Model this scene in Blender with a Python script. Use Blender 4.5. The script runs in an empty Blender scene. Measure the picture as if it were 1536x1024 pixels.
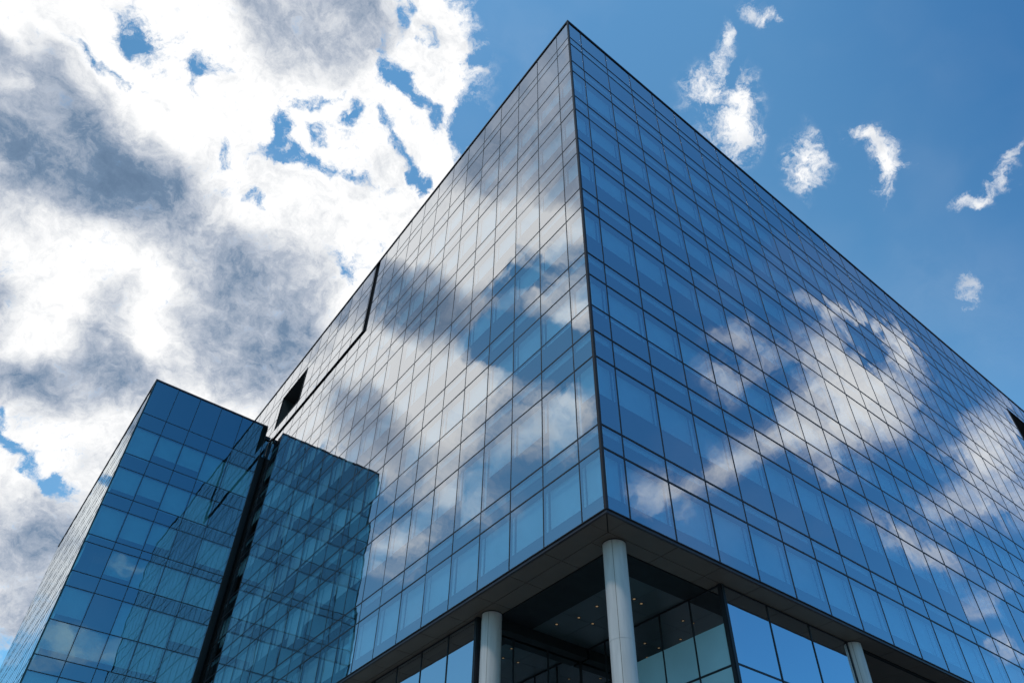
import bpy, bmesh, math, random
from mathutils import Vector, Matrix
random.seed(7)
rad = math.radians
scene = bpy.context.scene
col = scene.collection
CAM = Vector((-11.875, -11.741, -11.237))
GROUND = -12.85

# ------------------------------------------------------------------ helpers
class MB:
    """collects boxes and quads into one mesh"""
    def __init__(s): s.v = []; s.f = []; s.sm = []; s.uv = []
    def quad(s, a, b, c, d, smooth=False):
        n = len(s.v); s.v += [tuple(a), tuple(b), tuple(c), tuple(d)]; s.f.append((n, n+1, n+2, n+3)); s.sm.append(smooth)
    def box(s, x0, y0, z0, x1, y1, z1):
        if x0 > x1: x0, x1 = x1, x0
        if y0 > y1: y0, y1 = y1, y0
        if z0 > z1: z0, z1 = z1, z0
        n = len(s.v)
        s.v += [(x0,y0,z0),(x1,y0,z0),(x1,y1,z0),(x0,y1,z0),(x0,y0,z1),(x1,y0,z1),(x1,y1,z1),(x0,y1,z1)]
        for q in ((0,3,2,1),(4,5,6,7),(0,1,5,4),(1,2,6,5),(2,3,7,6),(3,0,4,7)):
            s.f.append(tuple(n+i for i in q)); s.sm.append(False)
    def prism(s, pts, z0, z1):
        n = len(s.v); k = len(pts)
        s.v += [(x,y,z0) for x,y in pts] + [(x,y,z1) for x,y in pts]
        s.f.append(tuple(n+i for i in reversed(range(k)))); s.sm.append(False)
        s.f.append(tuple(n+k+i for i in range(k))); s.sm.append(False)
        for i in range(k):
            j = (i+1) % k
            s.f.append((n+i, n+j, n+k+j, n+k+i)); s.sm.append(False)
    def lathe(s, cx, cy, prof, seg=64):
        n = len(s.v)
        for r, z in prof:
            for i in range(seg):
                a = 2*math.pi*i/seg; s.v.append((cx+r*math.cos(a), cy+r*math.sin(a), z))
        for k in range(len(prof)-1):
            for i in range(seg):
                j = (i+1) % seg
                s.f.append((n+k*seg+i, n+k*seg+j, n+(k+1)*seg+j, n+(k+1)*seg+i)); s.sm.append(True)
    def grid(s, pts, nu, nv):
        n = len(s.v); s.v += [tuple(q) for q in pts]
        for j in range(nv-1):
            for i in range(nu-1):
                a = n+j*nu+i
                s.f.append((a, a+1, a+1+nu, a+nu)); s.sm.append(True)
    def build(s, name, mat, parent=None, label=None, kind=None):
        me = bpy.data.meshes.new(name); me.from_pydata(s.v, [], s.f); me.update()
        me.polygons.foreach_set('use_smooth', s.sm)
        me.materials.append(mat)
        o = bpy.data.objects.new(name, me); col.objects.link(o)
        if parent: o.parent = parent
        if label: o['label'] = label
        if kind: o['kind'] = kind
        return o
def thing(name, label, cat, group=None):
    o = bpy.data.objects.new(name, None); col.objects.link(o)
    o['label'] = label; o['category'] = cat
    if group: o['group'] = group
    return o

# ------------------------------------------------------------------ materials
def mat(name):
    m = bpy.data.materials.new(name); m.use_nodes = True
    nt = m.node_tree; nt.nodes.clear()
    return m, nt, nt.nodes, nt.links
def N(nt, t, **kw):
    n = nt.nodes.new(t)
    for k, v in kw.items(): setattr(n, k, v)
    return n
def principled(name, base, rough=.5, metal=0., var=.12, scale=6., stretch=(1,1,1), bump=0., spec=.5, dirt=None):
    m, nt, nd, lk = mat(name)
    out = N(nt,'ShaderNodeOutputMaterial'); b = N(nt,'ShaderNodeBsdfPrincipled')
    lk.new(b.outputs[0], out.inputs[0])
    tc = N(nt,'ShaderNodeTexCoord'); mp = N(nt,'ShaderNodeMapping'); mp.inputs['Scale'].default_value = stretch
    lk.new(tc.outputs['Object'], mp.inputs[0])
    no = N(nt,'ShaderNodeTexNoise'); no.inputs['Scale'].default_value = scale; no.inputs['Detail'].default_value = 5
    lk.new(mp.outputs[0], no.inputs['Vector'])
    mr = N(nt,'ShaderNodeMapRange'); mr.inputs[1].default_value=.25; mr.inputs[2].default_value=.75
    mr.inputs[3].default_value = 1-var; mr.inputs[4].default_value = 1+var
    lk.new(no.outputs[0], mr.inputs[0])
    mx = N(nt,'ShaderNodeVectorMath', operation='SCALE'); mx.inputs[0].default_value = base
    lk.new(mr.outputs[0], mx.inputs['Scale']); lk.new(mx.outputs[0], b.inputs['Base Color'])
    b.inputs['Metallic'].default_value = metal; b.inputs['Specular IOR Level'].default_value = spec
    r2 = N(nt,'ShaderNodeMapRange'); r2.inputs[3].default_value = max(.02, rough*.8); r2.inputs[4].default_value = min(1, rough*1.25)
    lk.new(no.outputs[0], r2.inputs[0]); lk.new(r2.outputs[0], b.inputs['Roughness'])
    if bump:
        bp = N(nt,'ShaderNodeBump'); bp.inputs['Strength'].default_value = bump; bp.inputs['Distance'].default_value=.02
        lk.new(no.outputs[0], bp.inputs['Height']); lk.new(bp.outputs[0], b.inputs['Normal'])
    return m
def glass(name, tint, r0, trans, graz=(1,1,1)):
    """coated facade glass: tinted mirror over a tinted see-through pane"""
    m, nt, nd, lk = mat(name)
    out = N(nt,'ShaderNodeOutputMaterial'); mix = N(nt,'ShaderNodeMixShader')
    tr = N(nt,'ShaderNodeBsdfTransparent'); tr.inputs[0].default_value = (*trans,1)
    gl = N(nt,'ShaderNodeBsdfGlossy'); gl.inputs['Roughness'].default_value = 0.0
    lw = N(nt,'ShaderNodeLayerWeight'); lw.inputs['Blend'].default_value = .5   # Facing = 1-cos
    pw = N(nt,'ShaderNodeMath', operation='POWER'); pw.inputs[1].default_value = 3.4
    lk.new(lw.outputs['Facing'], pw.inputs[0])
    mr = N(nt,'ShaderNodeMapRange'); mr.inputs[3].default_value = r0; mr.inputs[4].default_value = 1.0
    lk.new(pw.outputs[0], mr.inputs[0]); lk.new(mr.outputs[0], mix.inputs[0])
    cm = N(nt,'ShaderNodeMix', data_type='RGBA'); cm.inputs[6].default_value = (*tint,1); cm.inputs[7].default_value = (*graz,1)
    lk.new(pw.outputs[0], cm.inputs[0]); lk.new(cm.outputs[2], gl.inputs['Color'])
    tc = N(nt,'ShaderNodeTexCoord'); no = N(nt,'ShaderNodeTexNoise'); no.inputs['Scale'].default_value=.9; no.inputs['Detail'].default_value=1.5
    lk.new(tc.outputs['Object'], no.inputs['Vector'])
    bp = N(nt,'ShaderNodeBump'); bp.inputs['Strength'].default_value=1.0; bp.inputs['Distance'].default_value=.0022
    lk.new(no.outputs[0], bp.inputs['Height']); lk.new(bp.outputs[0], gl.inputs['Normal'])
    lk.new(tr.outputs[0], mix.inputs[1]); lk.new(gl.outputs[0], mix.inputs[2]); lk.new(mix.outputs[0], out.inputs[0])
    return m
M = {}
M['glass'] = glass('facade_glass', (.91,.94,.97), .50, (.52,.84,.95), (.97,.98,1))
M['annex_glass'] = glass('annex_glass', (.48,.72,.82), .36, (.35,.66,.70), (.97,.99,1))
M['lobby_glass'] = glass('lobby_glass', (.90,.96,1.0), .72, (.5,.7,.7), (.97,.98,1))
M['mullion'] = principled('dark_bronze_mullion', (.020,.020,.024), .45, 0., .2, 4, spec=.25)
M['post'] = principled('brown_corner_trim', (.03,.023,.024), .5, 0., .15, 3, spec=.2)
M['cap'] = principled('parapet_cap', (.016,.018,.024), .4, .3)
M['fascia'] = principled('brown_fascia', (.06,.042,.042), .35, .3, .2, 3)
M['soffit'] = principled('soffit_metal', (.155,.118,.09), .5, .0, .12, 1.6, spec=.3)
M['soffit_gap'] = principled('soffit_joint', (.01,.01,.01), .8)
M['black'] = principled('matt_black_panel', (.004,.004,.0045), .7, 0, .2, 2)
M['ceiling'] = principled('porch_ceiling', (.055,.07,.07), .3, .0, .12, 1.2)
M['column'] = principled('column_metal', (.56,.49,.465), .5, .0, .16, 2.2, (3.2,3.2,.35), .05)
M['sky_refl'] = principled('painted_sky_reflection', (.36,.56,.62), .35, 0, .1, .6)  # pale teal colour painted in place of sky reflected in the porch glass
M['recess'] = principled('recess_lining', (.035,.036,.036), .6, 0, .25, 1.)
M['slab'] = principled('floor_slab', (.10,.11,.12), .8)
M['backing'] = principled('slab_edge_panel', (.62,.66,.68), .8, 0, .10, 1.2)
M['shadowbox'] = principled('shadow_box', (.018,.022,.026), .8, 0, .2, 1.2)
M['blind'] = principled('roller_blind', (.72,.76,.78), .85, 0, .12, .8)
M['core'] = principled('core_wall', (.09,.10,.11), .8, 0, .3, .5)
M['roof'] = principled('roof_membrane', (.25,.25,.25), .9)
M['annex_frame'] = principled('annex_frame', (.012,.018,.022), .35, .3, .2, 4)
M['annex_edge'] = principled('annex_edge_trim', (.02,.05,.05), .25, .4, .2, 3)
M['slot'] = principled('slot_black', (.0025,.003,.003), .5, 0, .2, 2)
m, nt, nd, lk = mat('downlight_lamp')
o_ = N(nt,'ShaderNodeOutputMaterial'); e_ = N(nt,'ShaderNodeEmission'); e_.inputs[0].default_value=(1,.72,.42,1); e_.inputs[1].default_value=.19
lk.new(e_.outputs[0], o_.inputs[0]); M['lamp'] = m
# plaza: stone slabs with joints
m, nt, nd, lk = mat('plaza_paving')
o_ = N(nt,'ShaderNodeOutputMaterial'); b_ = N(nt,'ShaderNodeBsdfPrincipled'); b_.inputs['Roughness'].default_value=.8
tc = N(nt,'ShaderNodeTexCoord'); br = N(nt,'ShaderNodeTexBrick'); br.inputs['Scale'].default_value = .8
br.inputs['Color1'].default_value=(.22,.21,.20,1); br.inputs['Color2'].default_value=(.18,.175,.17,1); br.inputs['Mortar'].default_value=(.12,.12,.12,1); br.inputs['Mortar Size'].default_value=.012
lk.new(tc.outputs['Object'], br.inputs[0]); lk.new(br.outputs[0], b_.inputs['Base Color']); lk.new(b_.outputs[0], o_.inputs[0]); M['plaza'] = m

# ------------------------------------------------------------------ facade builder
def subtract(rects, h):
    out = []
    for (a0,a1,b0,b1) in rects:
        A0,A1,B0,B1 = max(a0,h[0]),min(a1,h[1]),max(b0,h[2]),min(b1,h[3])
        if A0 >= A1-1e-4 or B0 >= B1-1e-4: out.append((a0,a1,b0,b1)); continue
        if B0-b0 > .02: out.append((a0,a1,b0,B0))
        if b1-B1 > .02: out.append((a0,a1,B1,b1))
        if A0-a0 > .02: out.append((a0,A0,B0,B1))
        if a1-A1 > .02: out.append((A1,a1,B0,B1))
    return out
def pane(mb, P, a0, a1, b0, b1, tilt=.0016, bow=.003, n=5):
    tx, tz = random.gauss(0,tilt), random.gauss(0,tilt); bw = random.uniform(-.4,1)*bow
    g = .012; w, h = a1-a0, b1-b0; pts = []
    for j in range(n):
        for i in range(n):
            s, t = i/(n-1), j/(n-1)
            d = tx*w*(s-.5)+tz*h*(t-.5)+bw*(1-(2*s-1)**2)*(1-(2*t-1)**2)*min(1,w*h/3)
            pts.append(P(a0+g+(w-2*g)*s, b0+g+(h-2*g)*t, d))
    mb.grid(pts, n, n)

class Facade:
    """rows and columns of one glazed face; P(a, z, d) maps face coordinates (d metres behind the glass) to the world"""
    def __init__(s, P, cols, zs, holes=()):
        s.P, s.cols, s.zs, s.holes = P, cols, zs, list(holes); s.panes = []
        for c0, c1 in zip(cols, cols[1:]):
            for z0, z1 in zip(zs, zs[1:]):
                r = [(c0,c1,z0,z1)]
                for h in s.holes: r = subtract(r, h)
                s.panes += r
    def weight(s, r):
        c = Vector(s.P((r[0]+r[1])/2, (r[2]+r[3])/2, 0)); n = Vector(s.P(0,0,1))-Vector(s.P(0,0,0)); v = c-CAM
        return (r[1]-r[0])*(r[3]-r[2])*abs(v.normalized().dot(n))/v.length_squared
    def bars(s, mb, wv, wh, prou, vcols=None, thin=()):
        def bx(a0,a1,z0,z1,d0,d1):
            p, q = s.P(a0,z0,d0), s.P(a1,z1,d1); mb.box(*p, *q)
        for c in (vcols if vcols is not None else s.cols):
            r = [(c-wv/2, c+wv/2, s.zs[0], s.zs[-1])]
            for h in s.holes: r = subtract(r, h)
            for q in r: bx(q[0],q[1],q[2],q[3],-prou,.10)
        for z in s.zs[1:-1]:
            w = wh*.62 if z in thin else wh
            r = [(s.cols[0], s.cols[-1], z-w/2, z+w/2)]
            for h in s.holes: r = subtract(r, h)
            for q in r: bx(q[0],q[1],q[2],q[3],-prou*1.5,.08)

def split_parts(name, items, build, parent, material, limit=100):
    """the hundred that show largest become parts, the rest one part"""
    items = sorted(items, key=lambda t: -t[0])
    for w, it in items[:limit]:
        mb = MB(); build(mb, it); mb.build(name, material, parent)
    if items[limit:]:
        mb = MB()
        for w, it in items[limit:]: build(mb, it)
        mb.build(name, material, parent, kind='stuff')

# ------------------------------------------------------------------ main building
TOP = 31.45
LO = [2.09, 5.79, 9.91, 14.04, 18.05, 21.89, 25.72, 28.83]
UP = [2.96, 7.02, 11.15, 15.33, 19.28, 23.15, 26.85, 29.59]
ZS = sorted([0.0, TOP, 8.26] + LO + UP)
WL, W1L, WR, W1R = 1.655, .962, 1.821, .89
LEN_L, LEN_R = 44.0, 62.0
colsL = [0.06] + [W1L + i*WL for i in range(26)]
colsR = [0.06] + [W1R + i*WR for i in range(34)]
LEN_L, LEN_R = colsL[-1], colsR[-1]
PL = lambda a, z, d: (d, a, z)
PR = lambda a, z, d: (a, d, z)
recL = (30.6, 34.9, 25.72, 28.95)
recR = (46.2, 53.0, 25.72, 29.0)
grv1 = (20.05, 20.6, 24.15, TOP)
grv2 = (20.05, 34.9, 24.15, 24.60)
grv3 = (30.6, 34.9, 25.3, 25.34)
main = thing('glass_office_building', 'big glass office block with a sharp corner, jutting over round steel columns', 'building')
FL = Facade(PL, colsL, ZS, [recL, grv1, grv2]); FR = Facade(PR, colsR, ZS, [recR])
items = [(F.weight(r), (F, r)) for F in (FL, FR) for r in F.panes]
split_parts('window', items, lambda mb, it: pane(mb, it[0].P, *it[1]), main, M['glass'])
for F in (FL, FR):
    mb = MB(); F.bars(mb, .046 if F is FR else .04, .062 if F is FR else .052, .010 if F is FR else .006, vcols=F.cols[1:-1], thin=(8.26,))
    mb.build('mullion_grid', M['mullion'], main)
# corner post, parapet cap, fascia
mb = MB(); mb.box(-.035,-.035,.0,.055,.055,TOP); mb.build('corner_post', M['post'], main)
mb = MB(); mb.box(-.05,-.05,TOP,.35,LEN_L,TOP+.12); mb.box(.35,-.05,TOP,LEN_R,.35,TOP+.12); mb.build('roof_parapet', M['cap'], main)
mb = MB()
mb.box(-.05,-.05,-.16,0.02,LEN_L,-.012); mb.box(0.02,-.05,-.16,LEN_R,0.02,-.012)
mb.build('fascia', M['fascia'], main)
mb = MB()
mb.box(-.085,-.085,-.075,-.05,LEN_L,-.045); mb.box(-.05,-.085,-.075,LEN_R,-.05,-.045)
mb.build('drip_edge', M['post'], main)
# roof and the closed rear
mb = MB(); mb.box(.36,.36,TOP-.3,LEN_R-.02,LEN_L-.02,TOP-.1); mb.build('roof', M['roof'], main)
mb = MB(); mb.box(LEN_R,0.02,-.15,LEN_R+.3,LEN_L+.3,TOP+.1); mb.box(0.0,LEN_L,-.15,LEN_R,LEN_L+.3,TOP+.1); mb.build('rear_wall', M['core'], main)
# inside: slabs, slab edges, core
for lo, up in zip(LO, UP):
    mb = MB()
    mb.box(.45,.45,lo+.25,LEN_R-.1,7.5,up-.3); mb.box(.45,7.5,lo+.25,7.5,LEN_L-.1,up-.3)
    mb.build('floor_slab', M['slab'], main)
mb = MB(); mb.box(7.5,7.5,.05,LEN_R-.2,LEN_L-.2,TOP-.4); mb.build('core_wall', M['core'], main)
mb = MB()
mb.box(.3,.3,.03,LEN_R-.1,7.5,.12); mb.box(.3,7.5,.03,7.5,LEN_L-.1,.12); mb.build('bottom_slab', M['slab'], main)
def rects_ok(F, a0,a1,z0,z1):
    r = [(a0,a1,z0,z1)]
    for h in F.holes:
        r = subtract(r, (h[0]-.15,h[1]+.15,h[2]-.1,h[3]+.1))
    return r
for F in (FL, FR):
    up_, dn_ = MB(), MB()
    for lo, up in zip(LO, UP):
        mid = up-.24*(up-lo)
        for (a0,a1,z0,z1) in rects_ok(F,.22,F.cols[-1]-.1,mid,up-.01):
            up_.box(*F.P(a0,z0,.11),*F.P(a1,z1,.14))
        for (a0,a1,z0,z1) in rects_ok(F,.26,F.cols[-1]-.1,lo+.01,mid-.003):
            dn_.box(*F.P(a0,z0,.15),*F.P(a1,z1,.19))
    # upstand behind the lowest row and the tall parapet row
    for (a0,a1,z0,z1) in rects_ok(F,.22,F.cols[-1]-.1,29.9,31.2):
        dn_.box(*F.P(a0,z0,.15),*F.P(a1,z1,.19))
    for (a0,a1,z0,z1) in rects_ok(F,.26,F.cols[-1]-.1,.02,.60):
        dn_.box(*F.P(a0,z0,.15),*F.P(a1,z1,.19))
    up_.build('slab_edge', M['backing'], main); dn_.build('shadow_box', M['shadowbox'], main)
# blinds
bl = []
for F in (FL, FR):
    for k, (lo, up) in enumerate(zip([.60]+UP[:-1], LO)):
        base = (1.0,.46,.52,.44,.40,.46,.44,.5)[k]
        if k == 7: continue
        for c0, c1 in zip(F.cols, F.cols[1:]):
            fr = base
            q = random.random()
            if k > 0:
                if q < .14: fr *= random.uniform(.55,1.5)
                elif q < .17: fr = 1.0
                elif q < .20: continue
            z0 = up-(up-lo)*fr
            for (a0,a1,z0_,z1_) in rects_ok(F, c0+.05, c1-.05, z0, up-.02):
                w = F.weight((c0,c1,z0_,z1_))
                dd = .22+random.uniform(0,.03)
                bl.append((w, (F,a0,a1,z0_,z1_,dd)))
split_parts('blind', bl, lambda mb, t: mb.box(*t[0].P(t[1],t[3],t[5]), *t[0].P(t[2],t[4],t[5]+.008)), main, M['blind'])
# terrace recesses cut into the faces
def recess(F, h, depth, name):
    a0,a1,z0,z1 = h; w = .10
    mb = MB(); P = F.P
    mb.box(*P(a0-w,z0-w,depth),*P(a1+w,z1+w,depth+w))
    mb.box(*P(a0-w,z1,.09),*P(a1+w,z1+w,depth)); mb.box(*P(a0-w,z0-w,.09),*P(a1+w,z0,depth))
    mb.box(*P(a0-w,z0,.09),*P(a0,z1,depth)); mb.box(*P(a1,z0,.09),*P(a1+w,z1,depth))
    o = mb.build(name, M['recess'], main)
    fr = MB(); e = .05
    fr.box(*P(a0-e,z0,-.03),*P(a0,z1,.085)); fr.box(*P(a1,z0,-.03),*P(a1+e,z1,.085))
    fr.box(*P(a0-e,z0-e,-.03),*P(a1+e,z0,.085)); fr.box(*P(a0-e,z1,-.03),*P(a1+e,z1+e,.085))
    fr.build('recess_frame', M['post'], o)
    g = MB(); pane(g, lambda a,z,d: P(a,z,depth-.02+d), a0+.05, a1-.05, z0+.05, z0+1.4); g.build('recess_glass', M['annex_glass'], o)
recess(FL, recL, 1.6, 'terrace_recess'); recess(FR, recR, 2.0, 'terrace_recess')
mb = MB()
for h in (grv1, grv2):
    mb.box(*PL(h[0]-.05,h[2]-.05,.12),*PL(h[1]+.05,min(h[3]+.05,TOP),.20))
o = mb.build('shadow_groove', M['mullion'], main)
mb = MB()
mb.box(-.03,20.60,24.60,.11,20.65,TOP); mb.box(-.03,20.65,24.60,.11,34.9,24.64)
mb.build('groove_trim', M['post'], o)

# ------------------------------------------------------------------ soffit, porch, lobby
XI, YI = .84, .66          # lines of the lobby glass under the soffit
XP, YP = 5.25, 7.05        # porch walls
Z0 = -.16
g = .022
mb = MB()
def pan(x0,x1,y0,y1,z=Z0): mb.box(x0+g/2,y0+g/2,z,x1-g/2,y1-g/2,z+.05)
c = .66
mb.prism([(.02,.02+g),(c-g,c),(.02,c)][::-1], Z0, Z0+.05); mb.prism([(.02+g,.02),(c,.02),(c,c-g)], Z0, Z0+.05)
for i in range(len(colsL)-2):
    y0 = c if i == 0 else colsL[i+1]; y1 = colsL[i+2]
    if y0 >= y1: continue
    pan(.02,c,y0,y1); pan(c,1.34,max(y0,1.34) if i else 1.34,y1) if y1 > 1.4 else None
for i in range(len(colsR)-2):
    x0 = c if i == 0 else colsR[i+1]; x1 = colsR[i+2]
    if x0 >= x1: continue
    pan(x0,x1,.02,c)
    if x1 > 1.4 and x0 < XP: pan(max(x0,1.34) if i else 1.34,min(x1,XP),c,1.16)
pan(c,1.34,c,1.34)
mb.build('soffit', M['soffit'], main)
mb = MB(); mb.box(.02,.02,Z0+.055,LEN_R,LEN_L,-.02); mb.build('soffit_backing', M['soffit_gap'], main)
# black bands framing the porch ceiling
mb = MB(); mb.box(1.35,1.17,Z0-.03,XP,2.02,Z0+.05); mb.box(1.35,2.02,Z0-.03,2.72,YP,Z0+.05)
mb.build('ceiling_band', M['black'], main)
mb = MB(); mb.box(1.36,YP-.42,Z0-.35,XP-.05,YP-.06,Z0+.03); mb.build('ceiling_beam', M['black'], main)
mb = MB()
for i in range(2):
    for j in range(3):
        mb.box(2.725+i*1.26+.006, 2.03+j*1.53+.006, Z0, 2.725+(i+1)*1.26-.006, 2.03+(j+1)*1.53-.006, Z0+.05)
mb.build('porch_ceiling', M['ceiling'], main)
for (x,y) in [(3.16,5.83),(4.05,5.05),(3.34,4.06),(4.3,3.05),(3.91,2.97),(3.41,5.01)]:
    mb = MB(); mb.lathe(x,y,[(0.001,Z0-.004),(.045,Z0-.004),(.062,Z0-.010),(.07,Z0-.010),(.07,Z0+.01)],20); d = mb.build('downlight', M['post'], main)
    mb = MB(); mb.lathe(x,y,[(0.001,Z0-.007),(.042,Z0-.007),(.042,Z0-.003)],20); mb.build('lamp', M['lamp'], d)
def lobby_wall(P, a0, a1, step, zt, ztr, name='lobby_wall', sky_refl=None):
    n = max(1, round((a1-a0)/step)); cs = [a0+(a1-a0)*i/n for i in range(n+1)]
    mb = MB()
    zz = [GROUND+.02, -9.2, -5.9, ztr, zt]
    for c0,c1 in zip(cs,cs[1:]):
        for z0,z1 in zip(zz,zz[1:]): pane(mb,P,c0,c1,z0,z1,.0009,.0018)
    o = mb.build(name, M['lobby_glass'], main)
    if sky_refl:  # opaque panels before the lower glass, coloured as its sky reflection
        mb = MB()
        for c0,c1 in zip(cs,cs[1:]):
            if c1 > sky_refl[1]+.3: continue
            for z0,z1 in zip(zz[:-1],zz[1:-1]+[sky_refl[0]]): mb.box(*P(c0+.03,z0+.035,-.006),*P(c1-.03,z1-.035,-.003))
        mb.build('painted_sky_reflection', M['sky_refl'], o)
    mb = MB()
    for i,c_ in enumerate(cs): 
        w = .024 if 0 < i < n else .05
        mb.box(*P(c_-w,zz[0],-.02),*P(c_+w,zz[-1],.1))
    for z in zz[1:-1]: mb.box(*P(a0,z-.03,-.014),*P(a1,z+.03,.08))
    mb.box(*P(a0,zt-.05,-.012),*P(a1,zt-.002,.08))
    mb.build('lobby_mullion', M['mullion'], o)
ZT = Z0-.005
lobby_wall(lambda a,z,d:(a,YI+d,z), XP, 11.68, 1.85, ZT, -2.6)
lobby_wall(lambda a,z,d:(XP+d,a,z), YI, YP, 1.28, ZT, -2.65, sky_refl=(-1.35,4.6))
lobby_wall(lambda a,z,d:(a,YP+d,z), XI, XP, 1.47, ZT, -2.65)
lobby_wall(lambda a,z,d:(XI+d,a,z), YP, LEN_L, 1.655, ZT, -2.6)
mb = MB(); mb.box(11.70,1.5,GROUND,11.85,9.,Z0-.01); mb.build('lobby_end_wall', M['core'], main)
mb = MB(); mb.box(9.,9.,GROUND,LEN_R-.5,LEN_L-.5,Z0-.01); mb.build('lobby_core', M['core'], main)
# deep bay to the right of the third column
mb = MB(); y = .70
mb.box(12.36,.68,Z0-.05,LEN_R,.76,Z0+.04); mb.build('soffit_rail', M['black'], main)
mb = MB()
for i in range(6, len(colsR)-2):
    x0, x1 = max(colsR[i+1],11.95), colsR[i+2]
    if x1 <= x0: continue
    for j in range(2): mb.box(x0+.006,.775+j*1.3,Z0-.02,x1-.006,.775+(j+1)*1.3-.012,Z0+.04)
mb.build('bay_soffit', M['soffit'], main)
mb = MB(); mb.box(11.92,3.4,Z0-.5,LEN_R,3.6,Z0+.04); mb.box(11.92,3.62,Z0-.08,LEN_R,8.9,Z0+.02); mb.build('bay_bulkhead', M['black'], main)
# columns
for (x,y) in [(1.22,1.02),(1.10,6.62),(12.02,.72),(23.0,.72),(34.0,.72),(45.,.72)]:
    mb = MB(); r = .325
    pr = [(r*.55,Z0-.001)]
    z = Z0-.03
    pr += [(r-.02,Z0-.002),(r,Z0-.02),(r,Z0-.03),(r,Z0-.12)]
    for zj in (-3.05,-6.1,-9.15):
        pr += [(r,zj+.06),(r,zj+.012),(r,zj+.006),(r-.006,zj+.004),(r-.006,zj-.004),(r,zj-.006),(r,zj-.012),(r,zj-.06)]
    pr += [(r,GROUND)]
    mb.lathe(x,y,pr,72); o = mb.build('column', M['column'], main)
    mb = MB(); mb.lathe(x,y,[(r+.004,Z0-.034),(r+.004,Z0-.004)],72); mb.build('shadow_gap', M['soffit_gap'], o)
    mb = MB()
    for an in (215., 35., 305., 125.):
        t = rad(an); c_, s_ = math.cos(t), math.sin(t); px, py, w_ = x+c_*r, y+s_*r, .006
        mb.quad((px-s_*w_+c_*.0015,py+c_*w_+s_*.0015,GROUND),(px+s_*w_+c_*.0015,py-c_*w_+s_*.0015,GROUND),(px+s_*w_+c_*.0015,py-c_*w_+s_*.0015,Z0-.04),(px-s_*w_+c_*.0015,py+c_*w_+s_*.0015,Z0-.04))
    mb.build('cladding_seam', M['soffit'], o)

# ------------------------------------------------------------------ annex building on the left
AL, AY, AZ, SL = 8.95, 34.60, 25.38, .60
annex = thing('glass_annex_building', 'lower dark blue glass block behind the big one, joined by a black slot', 'building')
hs = [2.98,4.20,6.45,7.56,9.58,10.51,12.62,13.14,15.08,16.04,18.10,20.10,20.98,22.95,23.9,25.95,26.9,28.95,29.9,31.95,32.9,34.95,35.9]
zsA = [GROUND+.05] + [AZ-h for h in reversed(hs)] + [AZ]
nA = 5; fc = [0,1.62,3.2,4.78,6.38,AL-SL]
colsA = [-AL+c_ for c_ in fc]; colsA[0] += .05
PA = lambda a,z,d: (a, AY+d, z)
PS = lambda a,z,d: (-AL+d, a, z)
colsS = [AY+.05] + [AY+1.5+i*1.6 for i in range(18)]
FA = Facade(PA, colsA, zsA); FS = Facade(PS, colsS, zsA)
items = [(F.weight(r)*(1 if F is FA else .3), (F, r)) for F in (FA, FS) for r in F.panes]
split_parts('window', items, lambda mb, it: pane(mb, it[0].P, *it[1], tilt=.0012, bow=.003), annex, M['annex_glass'])
for F in (FA, FS):
    mb = MB(); F.bars(mb, .042 if F is FA else .03, .05 if F is FA else .035, .006, vcols=F.cols[1:]); mb.build('mullion_grid', M['annex_frame'], annex)
mb = MB(); mb.box(-AL-.04,AY-.04,GROUND,-AL+.05,AY+.05,AZ); mb.build('corner_post', M['annex_edge'], annex)
mb = MB(); mb.box(-AL-.05,AY-.05,AZ,-SL,AY+.3,AZ+.12); mb.box(-AL-.05,AY+.3,AZ,-AL+.3,colsS[-1],AZ+.12); mb.build('roof_parapet', M['fascia'], annex)
bl = []
for F in (FA, FS):
    dn_ = MB()
    for k in range(len(zsA)-1):
        z0, z1 = zsA[k], zsA[k+1]; top = len(zsA)-2-k
        spand = top in (1,3,5,7,9,12) or (top > 12 and top % 2 == 0)
        for c0, c1 in zip(F.cols, F.cols[1:]):
            if spand or top == 0: continue
            if random.random() < .1: continue
            fr = random.choice((1,1,1,.8,.7))
            bl.append((F.weight((c0,c1,z0,z1)), (F,c0+.05,c1-.05,z1-(z1-z0)*fr+.01,z1-.02,.16+random.uniform(0,.03))))
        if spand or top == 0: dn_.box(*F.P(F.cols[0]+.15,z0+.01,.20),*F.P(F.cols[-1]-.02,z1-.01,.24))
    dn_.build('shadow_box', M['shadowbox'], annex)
split_parts('blind', bl, lambda mb, t: mb.box(*t[0].P(t[1],t[3],t[5]), *t[0].P(t[2],t[4],t[5]+.008)), annex, M['blind'])
mb = MB(); mb.box(-AL+.9,AY+.9,GROUND,-SL-.1,colsS[-1]-.1,AZ-.2); mb.build('core_wall', M['core'], annex)
mb = MB(); mb.box(-AL+.3,AY+.3,AZ-.15,-SL-.05,colsS[-1],AZ-.05); mb.build('roof', M['roof'], annex)
mb = MB(); mb.box(-AL,colsS[-1],GROUND,-.1,colsS[-1]+.3,AZ+.1); mb.build('rear_wall', M['core'], annex)
# black slot joining the two blocks
mb = MB(); mb.box(-SL,AY+.75,GROUND,-.03,AY+.9,AZ-.6); mb.box(-SL-.012,AY-.01,GROUND,-SL+.03,AY+.75,AZ-.02)
mb.box(-.028,AY+.0,GROUND,-.024,AY+.75,AZ-.6)
o = mb.build('link_slot', M['slot'], annex)
mb = MB(); pane(mb, lambda a,z,d:(a,AY+.70+d,z), -SL+.04, -.04, AZ-2.2, AZ-.65); mb.build('link_window', M['annex_glass'], o)
mb = MB(); mb.box(-SL+.03,AY+.6,AZ-.6,-.03,AY+.9,AZ-.3); mb.build('link_cap', M['annex_frame'], o)

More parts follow.
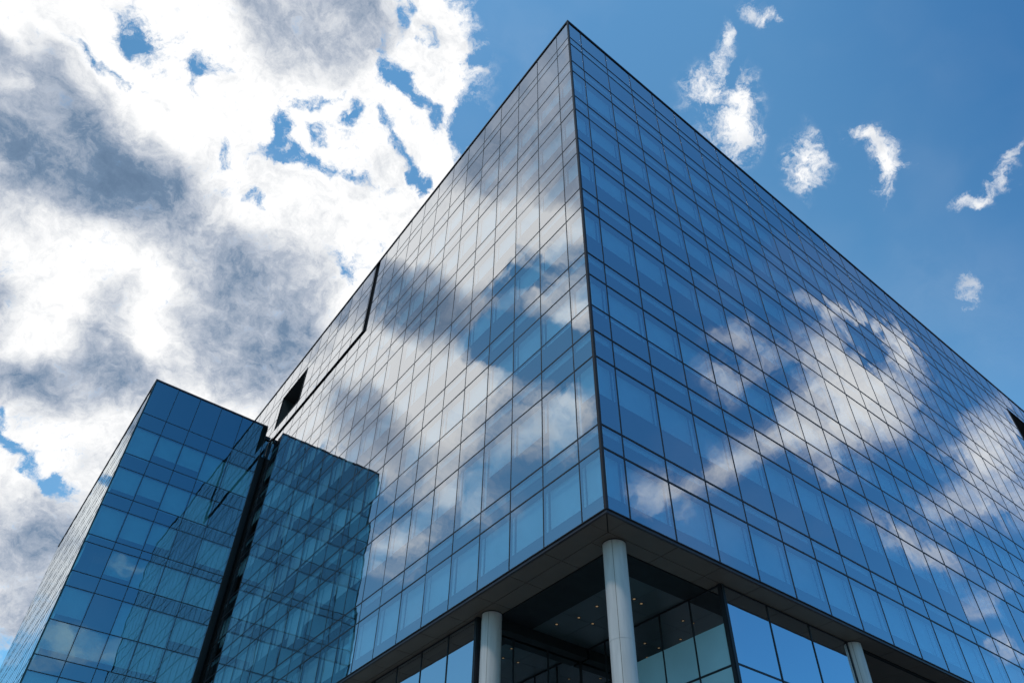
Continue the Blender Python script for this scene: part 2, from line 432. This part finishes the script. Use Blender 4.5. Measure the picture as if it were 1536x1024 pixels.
# ------------------------------------------------------------------ ground
mb = MB(); mb.quad((-1500,-1500,GROUND),(1500,-1500,GROUND),(1500,1500,GROUND),(-1500,1500,GROUND))
o = mb.build('plaza', M['plaza']); o['kind'] = 'structure'; o['label'] = 'grey stone paving at the foot of the buildings'

# ------------------------------------------------------------------ sky: Nishita with a cloud layer
CLOUDS = [
  ('C', 1.9, 0.7, -0.0189, 0.6632, 0.7482, -0.1719, 0.7084, 1.3385, 0.3906, 0.3222),
  ('C', 1.9, 0.6, -0.1665, 0.5547, 0.8152, 0.2686, 0.5633, 2.3382, 0.2353, 0.1726),
  ('C', 1.9, 0.7, 0.0474, 0.4851, 0.8732, -0.0978, 0.5004, 1.2717, 0.1857, 0.1497),
  ('C', 1.9, 0.6, 0.1229, 0.3968, 0.9096, -0.1017, 0.4169, 1.0235, 0.118, 0.0722),
  ('C', 1.9, 0.6, 0.1787, 0.5445, 0.8195, 0.5166, 0.3409, 2.2924, 0.1147, 0.1059),
  ('C', 1.9, 0.6, 0.1649, 0.6791, 0.7153, 0.6157, 0.5028, 2.3054, 0.1534, 0.1465),
  ('C', 1.5, 0.5, 0.0247, 0.9066, 0.4212, 1.1361, -0.0041, 3.1162, 0.119, 0.1022),
  ('C', 1.9, 0.5, 0.0494, 0.8199, 0.5704, 0.9312, 0.2988, 2.8658, 0.1236, 0.1043),
  ('C', -1.1, 0.1, -0.1256, 0.5257, 0.8413, 0.5232, -0.2403, -2.5158, 0.05, 0.0179),
  ('C', -0.9, 0.1, -0.1458, 0.5585, 0.8166, 0.6152, -0.0163, -2.8632, 0.0379, 0.0096),
  ('C', -0.9, 0.1, -0.0571, 0.5254, 0.8489, 0.4782, 0.297, 2.7359, 0.0288, 0.0157),
  ('C', -0.7, 0.1, -0.0512, 0.5404, 0.8398, 0.4192, -0.4042, -2.3239, 0.0202, 0.0076),
  ('C', -0.8, 0.1, 0.0003, 0.589, 0.8081, 0.606, -0.1833, -2.8848, 0.0156, 0.0118),
  ('C', -0.8, 0.1, 0.0578, 0.6081, 0.7918, 0.5924, -0.3031, -2.8191, 0.0178, 0.0133),
  ('C', -1, 0.1, 0.0437, 0.5288, 0.8476, -0.1724, 0.5348, 1.1592, 0.027, 0.0192),
  ('C', -1, 0.1, 0.0493, 0.548, 0.835, -0.2249, 0.5422, 1.0638, 0.034, 0.0171),
  ('C', -1, 0.1, 0.0516, 0.5631, 0.8248, 0.5601, 0.2305, 2.7009, 0.0479, 0.0161),
  ('C', -1, 0.1, 0.0911, 0.5482, 0.8314, 0.5813, 0.1021, 2.8231, 0.0485, 0.0213),
  ('C', -0.9, 0.1, 0.0863, 0.5165, 0.8519, -0.1592, 0.53, 1.0976, 0.0206, 0.014),
  ('C', -0.9, 0.1, 0.0605, 0.4923, 0.8683, 0.4647, 0.24, 2.5765, 0.0289, 0.0109),
  ('C', -0.8, 0.1, 0.1033, 0.4788, 0.8718, -0.1369, 0.4948, 1.0758, 0.0158, 0.0106),
  ('C', -1, 0.1, 0.1683, 0.4806, 0.8607, 0.4231, -0.3366, -2.8456, 0.0601, 0.0149),
  ('C', -0.8, 0.1, 0.1999, 0.4889, 0.8491, 0.5125, -0.2271, 3.1341, 0.0216, 0.0112),
  ('C', -1, 0.1, 0.0932, 0.3742, 0.9226, 0.1995, -0.3443, -2.3545, 0.0346, 0.0104),
  ('C', -0.9, 0.1, 0.1003, 0.406, 0.9083, 0.2873, -0.3265, -2.5575, 0.0209, 0.0094),
  ('C', -1.1, 0.1, 0.1258, 0.4236, 0.8971, 0.3973, 0.2334, 2.3492, 0.0239, 0.0206),
  ('C', -1, 0.1, 0.1667, 0.4246, 0.8899, 0.4382, -0.1858, -3.1403, 0.0574, 0.0131),
  ('C', -0.8, 0.1, 0.1895, 0.4317, 0.8819, 0.473, 0.1368, 2.4674, 0.016, 0.0126),
  ('C', -0.9, 0.1, 0.0995, 0.3535, 0.9301, 0.1458, 0.3479, 1.7032, 0.0167, 0.0156),
  ('C', -0.8, 0.1, 0.1348, 0.3646, 0.9214, -0.0885, 0.3898, 0.9873, 0.021, 0.0105),
  ('C', -0.6, 0.1, 0.1258, 0.3789, 0.9168, -0.0514, 0.4077, 1.1212, 0.0085, 0.007),
  ('C', -0.8, 0.1, 0.1464, 0.5329, 0.8334, 0.5836, -0.0512, 2.9508, 0.0284, 0.0098),
  ('C', -0.7, 0.1, 0.1875, 0.5214, 0.8325, 0.5636, 0.1745, 2.5282, 0.0137, 0.0096),
  ('C', -0.9, 0.1, 0.2254, 0.4889, 0.8427, -0.0652, 0.5652, 1.0177, 0.0206, 0.0163),
  ('C', -0.9, 0.1, 0.1843, 0.6124, 0.7688, 0.6255, -0.3227, -3.0201, 0.0366, 0.014),
  ('C', -0.9, 0.1, -0.0725, 0.8361, 0.5438, 0.8616, -0.5825, -2.614, 0.019, 0.0094),
  ('C', -0.95, 0.1, -0.0575, 0.8517, 0.5208, 0.9458, -0.4732, -2.7565, 0.0354, 0.0106),
  ('C', -0.95, 0.1, -0.0165, 0.8628, 0.5053, 0.9874, -0.4094, -2.8656, 0.0529, 0.012),
  ('C', -0.9, 0.1, 0.0129, 0.8659, 0.5001, 1.0366, -0.1885, -3.0461, 0.0184, 0.014),
  ('C', -0.5, 0.1, 0.0243, 0.8498, 0.5266, -0.5965, 0.8809, 0.8203, 0.0139, 0.01),
  ('C', -0.8, 0.1, 0.2281, 0.4083, 0.8839, -0.0238, 0.4861, 1.0104, 0.0289, 0.0247),
  ('C', -0.7, 0.1, 0.1862, 0.3581, 0.9149, 0.0482, 0.4128, 1.2111, 0.0152, 0.0143),
  ('C', 0.75, 0.1, 0.3987, 0.1411, 0.9062, 0.1178, 0.4214, 0.6219, 0.0155, 0.0113),
  ('C', 0.7, 0.1, 0.4092, 0.1608, 0.8982, 0.2817, 0.3624, 1.059, 0.0287, 0.0162),
  ('C', 0.75, 0.1, 0.4237, 0.1969, 0.8842, 0.4554, -0.1763, 2.3497, 0.0399, 0.0356),
  ('C', 0.74, 0.1, 0.4572, 0.1964, 0.8674, -0.1025, 0.5115, 0.1988, 0.0513, 0.0459),
  ('C', 0.7, 0.1, 0.4852, 0.2056, 0.8499, 0.0621, 0.5518, 0.5189, 0.0475, 0.0296),
  ('C', 0.7, 0.1, 0.4565, 0.1652, 0.8742, 0.2379, 0.452, 0.8541, 0.0381, 0.0159),
  ('C', -0.5, 0.1, 0.4408, 0.2123, 0.8721, 0.4631, -0.2248, 2.4396, 0.0188, 0.0122),
  ('C', -0.4, 0.1, 0.4511, 0.1978, 0.8703, 0.3373, 0.3969, 1.15, 0.0173, 0.0119),
  ('C', -0.4, 0.1, 0.4363, 0.1669, 0.8842, 0.3312, 0.3625, 1.1354, 0.0271, 0.0186),
  ('C', 0.8, 0.1, 0.5443, 0.163, 0.8229, 0.1996, 0.5743, 0.6475, 0.0359, 0.0246),
  ('C', 0.8, 0.1, 0.564, 0.1734, 0.8073, -0.1745, 0.6098, -0.0003, 0.0289, 0.0258),
  ('C', 0.65, 0.1, 0.5663, 0.1949, 0.8008, -0.189, 0.6175, 0.0123, 0.0225, 0.0202),
  ('C', -0.3, 0.1, 0.5514, 0.178, 0.815, -0.1968, 0.5898, -0.032, 0.0119, 0.0107),
  ('C', 0.78, 0.1, 0.5768, 0.1042, 0.8102, 0.4542, -0.4473, 2.4745, 0.0303, 0.0126),
  ('C', 0.85, 0.1, 0.6012, 0.1028, 0.7925, -0.0048, 0.656, 0.1614, 0.0405, 0.0238),
  ('C', 0.8, 0.1, 0.6183, 0.1233, 0.7762, 0.3155, 0.6155, 0.7114, 0.0333, 0.0165),
  ('C', 0.55, 0.1, 0.6226, 0.1052, 0.7754, 0.5469, -0.4327, 2.3412, 0.0213, 0.0141),
  ('C', -0.4, 0.1, 0.5911, 0.0892, 0.8016, 0.51, -0.4064, 2.3358, 0.0186, 0.0106),
  ('C', 0.74, 0.1, 0.6858, 0.0688, 0.7245, 0.6782, -0.3751, 2.0976, 0.0282, 0.0091),
  ('C', 0.72, 0.1, 0.6886, 0.0446, 0.7238, 0.7334, 0.2274, 1.3903, 0.0293, 0.0088),
  ('C', 0.62, 0.1, 0.6772, 0.0197, 0.7356, 0.6391, 0.4118, 1.1059, 0.0248, 0.0073),
  ('C', 0.58, 0.1, 0.7358, 0.122, 0.6661, 0.427, 0.7498, 0.753, 0.0314, 0.018),
  ('C', 0.7, 0.1, 0.4125, 0.1058, 0.9048, 0.1976, -0.3957, 2.9137, 0.0274, 0.0107),
  ('C', 0.62, 0.1, 0.4229, 0.0926, 0.9014, 0.4473, 0.021, 1.7427, 0.018, 0.0082),
  ('C', 0.6, 0.1, 0.4354, 0.0873, 0.896, 0.3339, -0.3228, 2.5096, 0.0121, 0.0082),
  ('G', 0.78, 0.35, -0.1467, 0.6277, 0.7645, 0.675, -0.204, -2.6641, 0.1016, 0.0669),
  ('G', 0.66, 0.3, -0.0433, 0.654, 0.7552, 0.7136, 0.0455, -3.1279, 0.0837, 0.0656),
  ('G', 0.5, 0.2, -0.133, 0.6833, 0.7179, 0.6047, 0.5102, 2.7187, 0.0941, 0.0555),
  ('G', 0.3, 0.0, -0.1743, 0.6628, 0.7282, -0.1709, 0.7392, 1.5771, 0.0778, 0.0618),
  ('G', 0.36, 0.5, -0.1067, 0.6101, 0.7851, 0.6535, -0.1498, -2.7759, 0.0931, 0.0352),
  ('G', 0.32, 0.4, -0.0165, 0.6387, 0.7693, 0.6398, -0.2878, -2.7515, 0.0557, 0.048),
  ('G', 0.3, 0.2, -0.0982, 0.6514, 0.7524, 0.7178, 0.048, -3.0469, 0.0876, 0.0671),
  ('G', 0.25, 0.4, 0.1263, 0.6912, 0.7115, 0.0526, 0.7777, 1.4649, 0.0919, 0.0863),
  ('G', -0.4, 0.0, -0.1502, 0.5864, 0.796, -0.5951, 0.2793, 0.6375, 0.025, 0.018),
  ('G', -0.45, 0.0, -0.1963, 0.612, 0.7662, 0.6214, 0.3414, 3.0146, 0.0332, 0.023),
  ('G', -0.3, 0.0, -0.1879, 0.6295, 0.7539, 0.6466, 0.3344, 3.0215, 0.0338, 0.0082),
  ('G', 0.7, 0.25, 0.0227, 0.4365, 0.8994, 0.3679, 0.2694, 2.4854, 0.1047, 0.0677),
  ('G', 0.3, 0.0, 0.0678, 0.4185, 0.9057, 0.3594, 0.2557, 2.3887, 0.0694, 0.0552),
  ('G', 0.3, 0.0, -0.0327, 0.4457, 0.8946, 0.2967, 0.3612, 2.3573, 0.0509, 0.0385),
  ('G', 0.4, 0.0, -0.0834, 0.5724, 0.8158, 0.6136, -0.0672, -2.9018, 0.0263, 0.0082),
  ('G', 0.62, 0.35, 0.1229, 0.6928, 0.7106, 0.025, 0.7802, 1.4308, 0.1168, 0.1017),
  ('G', 0.3, 0.0, 0.0821, 0.724, 0.6849, 0.7503, 0.3586, 2.6687, 0.0686, 0.0568),
  ('G', 0.4, 0.0, 0.1937, 0.7183, 0.6682, 0.8169, 0.2181, 2.6777, 0.0981, 0.068),
  ('G', 0.2, 0.0, 0.1093, 0.7557, 0.6457, 0.8346, 0.2778, 2.7544, 0.0919, 0.0494),
  ('G', 0.62, 0.2, -0.0171, 0.7663, 0.6422, -0.3159, 0.829, 1.1759, 0.0776, 0.0441),
  ('G', 0.45, 0.2, -0.0267, 0.8086, 0.5878, 0.8874, 0.3738, 2.8856, 0.0984, 0.0457),
  ('G', 0.4, 0.0, 0.0706, 0.7844, 0.6162, 0.8696, 0.3007, 2.8068, 0.1464, 0.0484),
  ('G', 0.6, 0.0, -0.1334, 0.7617, 0.6341, -0.5265, 0.7475, 1.0367, 0.0644, 0.0266),
  ('G', 0.5, 0.0, -0.077, 0.8132, 0.5768, 0.8843, 0.4274, 2.9086, 0.0492, 0.0332),
  ('G', 0.5, 0.0, 0.013, 0.9147, 0.404, -0.951, 0.8018, 0.4596, 0.1239, 0.1016),
  ('G', 0.3, 0.0, 0.0186, 0.8871, 0.4612, 1.076, 0.2402, 2.993, 0.064, 0.0445),
  ('G', 0.3, 0.0, 0.0548, 0.6772, 0.7337, 0.6613, 0.3771, 2.6189, 0.0607, 0.0475),
  ('C', 1.2, 0.6, -0.2268, 0.4134, 0.8818, 0.4798, -0.109, -2.4338, 0.2662, 0.1549),
  ('C', 1, 0.4, -0.2418, 0.5762, 0.7808, 0.6742, -0.0323, -2.7039, 0.1265, 0.0683),
  ('C', 1, 0.4, -0.2589, 0.6562, 0.7087, -0.2424, 0.7523, 1.5994, 0.1099, 0.1074),
  ('C', 1, 0.4, -0.2861, 0.5791, 0.7634, 0.685, 0.1685, -2.8852, 0.0887, 0.0598),
  ('C', 0.9, 0.3, -0.3548, 0.4415, 0.8241, 0.6021, 0.0057, -2.4729, 0.099, 0.0479),
  ('C', 0.85, 0.3, -0.4263, 0.4752, 0.7697, 0.6796, 0.1445, -2.5868, 0.0604, 0.0477),
  ('C', 0.8, 0.1, -0.4651, 0.4786, 0.7448, 0.6839, 0.2806, -2.698, 0.0364, 0.026),
  ('C', 0.6, 0.1, -0.361, 0.4843, 0.7969, 0.6485, -0.0128, -2.4841, 0.0601, 0.0235),
  ('C', 1, 0.4, -0.3529, 0.6522, 0.6709, 0.8213, 0.1741, -2.8055, 0.0857, 0.0609),
  ('C', 0.95, 0.3, -0.406, 0.5987, 0.6904, 0.8084, 0.0258, -2.5704, 0.0632, 0.0326),
  ('C', 1, 0.4, -0.3718, 0.7037, 0.6054, 0.9198, -0.0451, -2.6211, 0.0753, 0.0707),
  ('C', 0.6, 0.2, -0.4435, 0.6319, 0.6356, 0.049, 0.881, 2.2463, 0.0715, 0.0613),
  ('C', 0.95, 0.3, -0.494, 0.5626, 0.6628, 0.8424, 0.092, -2.5028, 0.0592, 0.0511),
  ('C', 0.55, 0.1, -0.502, 0.5984, 0.6244, 0.8963, 0.0125, -2.4536, 0.0613, 0.0367),
  ('C', 0.5, 0.1, -0.4388, 0.7032, 0.5595, 0.9762, -0.051, -2.5493, 0.0808, 0.0402),
  ('C', 0.85, 0.1, -0.3894, 0.7577, 0.5237, 1.0115, -0.1608, -2.567, 0.069, 0.0257),
  ('C', 0.5, 0.1, -0.3896, 0.7767, 0.4949, 1.0511, -0.0825, -2.6296, 0.0587, 0.0292),
  ('C', -0.7, 0.1, -0.3831, 0.4912, 0.7823, 0.6656, 0.104, -2.6106, 0.0503, 0.0138),
  ('C', -0.6, 0.1, -0.3601, 0.5256, 0.7707, 0.6861, -0.0878, -2.4344, 0.0504, 0.0159),
  ('C', -0.5, 0.1, -0.3918, 0.467, 0.7927, 0.6463, 0.1186, -2.5993, 0.0401, 0.0108),
  ('C', -1, 0.3, -0.4157, 0.5467, 0.7269, 0.7506, 0.1097, -2.6083, 0.1221, 0.0365),
  ('C', -0.6, 0.1, -0.4929, 0.5159, 0.7007, 0.7398, -0.3219, -2.0453, 0.0506, 0.0204),
  ('G', 0.72, 0.3, -0.2758, 0.3422, 0.8983, -0.23, 0.3962, 1.7038, 0.1448, 0.1215),
  ('G', 0.55, 0.0, -0.3686, 0.3905, 0.8436, -0.0316, 0.5661, 2.2684, 0.0652, 0.0382),
  ('G', 0.55, 0.2, -0.2471, 0.4409, 0.8628, 0.5209, 0.1025, -2.8072, 0.0658, 0.0565),
  ('G', 0.2, 0.0, -0.2263, 0.4974, 0.8375, 0.5663, -0.123, -2.524, 0.0504, 0.0324),
  ('G', -0.5, 0.0, -0.3297, 0.4653, 0.8214, 0.6064, -0.0253, -2.4887, 0.0517, 0.0334),
  ('G', -0.5, 0.0, -0.3749, 0.4254, 0.8237, 0.5927, 0.1173, -2.5912, 0.0344, 0.0333),
  ('G', -0.4, 0.0, -0.2935, 0.5173, 0.8039, 0.6332, -0.0739, -2.5252, 0.0776, 0.0295),
  ('G', -0.3, 0.0, -0.23, 0.5599, 0.796, 0.6369, -0.1408, -2.5643, 0.0508, 0.0251),
  ('G', 0.95, 0.35, -0.2757, 0.5937, 0.756, 0.7071, 0.1055, -2.8295, 0.0855, 0.0537),
  ('G', 0.5, 0.2, -0.3554, 0.5554, 0.7519, 0.7176, 0.0631, -2.6445, 0.0965, 0.048),
  ('G', 0.9, 0.2, -0.2863, 0.7123, 0.6408, 0.8423, 0.2744, -2.9967, 0.0771, 0.0519),
  ('G', 0.35, 0.0, -0.3571, 0.7128, 0.6037, 0.906, 0.2072, -2.837, 0.061, 0.0524),
  ('G', -0.4, 0.0, -0.2957, 0.6487, 0.7012, 0.7854, 0.1294, -2.8423, 0.0776, 0.035),
  ('G', -0.4, 0.0, -0.3913, 0.6443, 0.6571, 0.8355, 0.2024, -2.7757, 0.0619, 0.0443),
  ('G', -0.3, 0.0, -0.4966, 0.5488, 0.6724, 0.8328, 0.0333, -2.4364, 0.0443, 0.0266),
  ('G', 0.3, 0.0, -0.4663, 0.6391, 0.6117, 0.9125, -0.0183, -2.4972, 0.0977, 0.0798),
  ('G', 0.25, 0.0, -0.508, 0.5774, 0.6392, 0.8771, 0.0231, -2.4393, 0.0532, 0.0444),
  ('C', 0.95, 0.1, 0.6641, -0.2537, 0.7033, 0.6109, 0.5383, 0.5739, 0.0466, 0.0144),
  ('C', 0.95, 0.1, 0.7166, -0.2246, 0.6603, 0.4298, 0.7578, 0.2845, 0.0723, 0.0162),
  ('C', 1, 0.1, 0.6944, -0.2882, 0.6594, 0.6256, 0.6208, 0.4994, 0.072, 0.0504),
  ('C', 1, 0.1, 0.7463, -0.2646, 0.6107, 0.4613, 0.8202, 0.2563, 0.0645, 0.0588),
  ('C', 1, 0.1, 0.7163, -0.3318, 0.6138, 0.841, 0.401, 0.8011, 0.071, 0.0522),
  ('C', 0.76, 0.1, 0.6951, -0.395, 0.6006, 0.9241, -0.0798, 1.1142, 0.0745, 0.0327),
  ('C', 0.7, 0.1, 0.6719, -0.4616, 0.5793, 0.9475, -0.124, 1.0575, 0.0723, 0.0293),
  ('C', 0.85, 0.1, 0.6342, -0.5208, 0.5714, 0.8816, 0.4543, 0.5363, 0.0538, 0.042),
  ('C', 0.7, 0.1, 0.7466, -0.3538, 0.5634, 0.8555, 0.5373, 0.7099, 0.0438, 0.0283),
  ('C', -0.8, 0.1, 0.708, -0.2402, 0.6641, 0.4101, 0.761, 0.2355, 0.0403, 0.0121),
  ('C', 0.7, 0.1, 0.6304, -0.3957, 0.6678, 0.8249, 0.1787, 0.8475, 0.0429, 0.0276),
  ('C', 0.7, 0.1, 0.6407, -0.3522, 0.6823, 0.7917, 0.2412, 0.8366, 0.0372, 0.0311),
  ('C', 0.62, 0.1, 0.6093, -0.3518, 0.7106, 0.778, 0.0691, 0.9772, 0.0422, 0.0176),
  ('C', 1, 0.1, 0.8137, -0.1945, 0.5477, -0.7653, 0.7083, -1.2101, 0.0597, 0.0451),
  ('C', 0.9, 0.1, 0.8436, -0.2085, 0.4949, -0.0352, 1.0528, -0.2828, 0.0526, 0.0489),
  ('C', 0.85, 0.1, 0.8253, -0.3153, 0.4685, 0.9773, 0.5778, 0.8529, 0.0705, 0.0251),
  ('C', 0.6, 0.1, 0.8268, -0.2698, 0.4936, 1.0366, 0.2481, 1.1111, 0.0462, 0.0263),
  ('C', 0.8, 0.1, 0.8879, -0.3005, 0.3483, -0.9697, 0.9073, -1.4017, 0.0246, 0.018),
  ('C', 0.5, 0.1, 0.8707, -0.2821, 0.403, 1.1559, -0.0197, 1.2662, 0.0297, 0.0245),
  ('C', 0.85, 0.1, 0.0823, -0.9332, 0.3497, 1.2133, 0.0341, 0.0753, 0.0456, 0.0249),
  ('C', 0.7, 0.1, 0.1087, -0.893, 0.4367, 1.114, -0.1402, 0.1896, 0.024, 0.0078),
  ('C', 0.6, 0.1, 0.1349, -0.9281, 0.347, 1.2163, 0.033, 0.1322, 0.0313, 0.0243),
  ('C', 0.5, 0.1, 0.0534, -0.946, 0.3198, 1.2393, -0.1872, 0.1203, 0.0417, 0.0155),
]

SUN_AZ, SUN_EL = -102., 54.
w = bpy.data.worlds.new('World'); scene.world = w; w.use_nodes = True
nt = w.node_tree; nt.nodes.clear(); lk = nt.links
out = N(nt,'ShaderNodeOutputWorld'); bg = N(nt,'ShaderNodeBackground'); lk.new(bg.outputs[0], out.inputs[0]); bg.inputs[1].default_value = .15
sky = N(nt,'ShaderNodeTexSky'); sky.sky_type = 'NISHITA'; sky.sun_disc = False
sky.sun_elevation = rad(SUN_EL); sky.sun_rotation = rad(SUN_AZ); sky.air_density = 1.0; sky.dust_density = .5; sky.ozone_density = 1.0
tc = N(nt,'ShaderNodeTexCoord')
def math_(op, a, b=None, c=None, clamp=False):
    n = N(nt,'ShaderNodeMath', operation=op); n.use_clamp = clamp
    for i, x in enumerate((a,b,c)):
        if x is None: continue
        if isinstance(x,(int,float)): n.inputs[i].default_value = x
        else: lk.new(x, n.inputs[i])
    return n.outputs[0]
def noise(vec, scale, detail, rough=.55, color=False, dist=0.):
    n = N(nt,'ShaderNodeTexNoise'); n.inputs['Scale'].default_value = scale; n.inputs['Detail'].default_value = detail
    n.inputs['Roughness'].default_value = rough; n.inputs['Distortion'].default_value = dist
    lk.new(vec, n.inputs['Vector']); return n.outputs['Color' if color else 0]
def vmath(op, a, b):
    n = N(nt,'ShaderNodeVectorMath', operation=op)
    for i, x in enumerate((a,b)):
        if isinstance(x, tuple): n.inputs[i].default_value = x
        elif isinstance(x, (int,float)): n.inputs['Scale'].default_value = x
        else: lk.new(x, n.inputs[i])
    return n.outputs[0]
def smooth(x, a, b, lo=0., hi=1.):
    n = N(nt,'ShaderNodeMapRange', interpolation_type='SMOOTHSTEP')
    n.inputs[1].default_value = a; n.inputs[2].default_value = b; n.inputs[3].default_value = lo; n.inputs[4].default_value = hi
    lk.new(x, n.inputs[0]); return n.outputs[0]
d0 = tc.outputs['Generated']
w1 = vmath('SUBTRACT', noise(d0, 9., 3., .6, True), (.5,.5,.5))
w2 = vmath('SUBTRACT', noise(d0, 38., 4., .65, True), (.5,.5,.5))
dw = vmath('ADD', vmath('ADD', d0, vmath('SCALE', w1, .075)), vmath('SCALE', w2, .030))
dg = vmath('ADD', d0, vmath('SCALE', w1, .09))
acc = {'P': None, 'H': None, 'G': None}
for (layer, wt, h, cx, cy, cz, rx, ry, rz, a, b) in CLOUDS:
    gt = N(nt,'ShaderNodeTexGradient', gradient_type='SPHERICAL'); tm = gt.texture_mapping
    tm.vector_type = 'TEXTURE'; tm.translation = (cx,cy,cz); tm.rotation = (rx,ry,rz); tm.scale = (a*1.25,b*1.25,.75)
    lk.new(dw if layer == 'C' else dg, gt.inputs[0])
    v = smooth(gt.outputs['Fac'], 0., 1-h/1.25, 0., wt if layer == 'G' or wt > 0 else -wt)
    key = 'G' if layer == 'G' else ('P' if wt > 0 else 'H')
    acc[key] = v if acc[key] is None else math_('ADD', acc[key], v)
fb = noise(dw, 13., 5., .6); fh = noise(dw, 55., 7., .72); fb2 = noise(dg, 5., 3., .5); fb3 = noise(dg, 15., 6., .6)
dens = math_('SUBTRACT', math_('MINIMUM', acc['P'], 1.7), math_('MULTIPLY', math_('MINIMUM', acc['H'], 1.1), 1.5))
# cloud edges: crisp ahead, softer and thinner towards the horizon sides
dt = N(nt,'ShaderNodeVectorMath', operation='DOT_PRODUCT'); lk.new(d0, dt.inputs[0]); dt.inputs[1].default_value = (.459,.600,.655)
crisp = smooth(dt.outputs['Value'], .66, .82)
nz = math_('ADD', math_('MULTIPLY_ADD', fb, 1.6, -.8), math_('MULTIPLY_ADD', noise(dw, 27., 4., .6), 1.4, -.7))
nz = math_('ADD', nz, math_('MULTIPLY', math_('SUBTRACT', fh, .5), math_('MULTIPLY_ADD', crisp, 2.9, 1.2)))
dens = math_('ADD', dens, math_('MULTIPLY', nz, smooth(acc['P'], 0., .35)))
wid = math_('MULTIPLY_ADD', crisp, -.13, .85)
alpha = smooth(math_('DIVIDE', math_('SUBTRACT', dens, .46), wid), -.7, 1.3)
gn = math_('ADD', math_('MULTIPLY_ADD', fb2, .7, -.35), math_('MULTIPLY_ADD', fb3, 1.0, -.5))
gn = math_('ADD', gn, math_('MULTIPLY_ADD', fh, .8, -.4))
gsat = math_('SUBTRACT', 1., math_('POWER', .34, math_('MAXIMUM', acc['G'], -.5)))
grey = math_('MULTIPLY_ADD', gsat, 1.02, math_('MULTIPLY', gn, math_('MULTIPLY_ADD', crisp, .5, .5)))
grey = math_('MAXIMUM', math_('MINIMUM', grey, 1.), 0.)
cr = N(nt,'ShaderNodeValToRGB'); e = cr.color_ramp.elements
e[0].position = .03; e[0].color = (1.,1.,1.,1); e[1].position = 1; e[1].color = (.13,.205,.32,1)
x = e.new(.24); x.color = (.78,.80,.83,1); x = e.new(.52); x.color = (.43,.485,.58,1); x = e.new(.8); x.color = (.165,.25,.375,1)
lk.new(grey, cr.inputs[0])
cl = vmath('SCALE', cr.outputs[0], 6.9)
dp = N(nt,'ShaderNodeVectorMath', operation='DOT_PRODUCT'); lk.new(d0, dp.inputs[0]); dp.inputs[1].default_value = (.62,-.66,.55)
deep = smooth(dp.outputs['Value'], .62, .98)
tn = N(nt,'ShaderNodeMix', data_type='RGBA'); lk.new(deep, tn.inputs[0]); tn.inputs[7].default_value = (.24,.76,1.10,1)
lf = N(nt,'ShaderNodeMix', data_type='RGBA'); lf.inputs[6].default_value = (.40,.76,.84,1); lf.inputs[7].default_value = (.82,1.44,1.52,1)
sx = N(nt,'ShaderNodeSeparateXYZ'); lk.new(d0, sx.inputs[0]); lk.new(smooth(sx.outputs[0], -.4, .15), lf.inputs[0]); lk.new(lf.outputs[2], tn.inputs[6])
sk = N(nt,'ShaderNodeVectorMath', operation='MULTIPLY'); lk.new(sky.outputs[0], sk.inputs[0]); lk.new(tn.outputs[2], sk.inputs[1])
mx = N(nt,'ShaderNodeMix', data_type='RGBA'); alpha = math_('MAXIMUM', alpha, smooth(fb2, .42, .85, 0., .10))
alpha = math_('MULTIPLY', alpha, math_('MULTIPLY_ADD', crisp, .02, .98))
alpha = math_('MULTIPLY', alpha, smooth(acc['P'], .3, 1.3, .66, 1.))
lk.new(alpha, mx.inputs[0]); lk.new(sk.outputs[0], mx.inputs[6]); lk.new(cl, mx.inputs[7])
lk.new(mx.outputs[2], bg.inputs[0])
w.cycles.sampling_method = 'MANUAL'; w.cycles.sample_map_resolution = 512

# ------------------------------------------------------------------ sun
sl = bpy.data.lights.new('sun', 'SUN'); sl.energy = 1.0; sl.angle = rad(5); sl.color = (1,.95,.88)
so = bpy.data.objects.new('sun', sl); col.objects.link(so)
sd = Vector((math.sin(rad(SUN_AZ))*math.cos(rad(SUN_EL)), math.cos(rad(SUN_AZ))*math.cos(rad(SUN_EL)), math.sin(rad(SUN_EL))))
so.rotation_euler = sd.to_track_quat('Z','Y').to_euler()

# ------------------------------------------------------------------ camera
cam = bpy.data.cameras.new('camera'); co = bpy.data.objects.new('camera', cam); col.objects.link(co)
cam.sensor_fit = 'HORIZONTAL'; cam.sensor_width = 36; cam.lens = 1124.2/1536*36
cam.shift_x = (768-781.1)/1536; cam.shift_y = (627.1-512)/1536; cam.clip_end = 5000; cam.clip_start = .1
yaw, pit, rol = rad(37.43), rad(40.94), rad(.64)
fw = Vector((math.sin(yaw)*math.cos(pit), math.cos(yaw)*math.cos(pit), math.sin(pit)))
rt = Vector((math.cos(yaw), -math.sin(yaw), 0)); upv = rt.cross(fw)
r2 = rt*math.cos(rol)+upv*math.sin(rol); u2 = -rt*math.sin(rol)+upv*math.cos(rol)
mw = Matrix((r2, u2, -fw)).transposed().to_4x4(); mw.translation = CAM
co.matrix_world = mw
scene.camera = co
scene.view_settings.view_transform = 'Standard'; scene.view_settings.look = 'None'
scene.view_settings.exposure = 0; scene.view_settings.gamma = 1
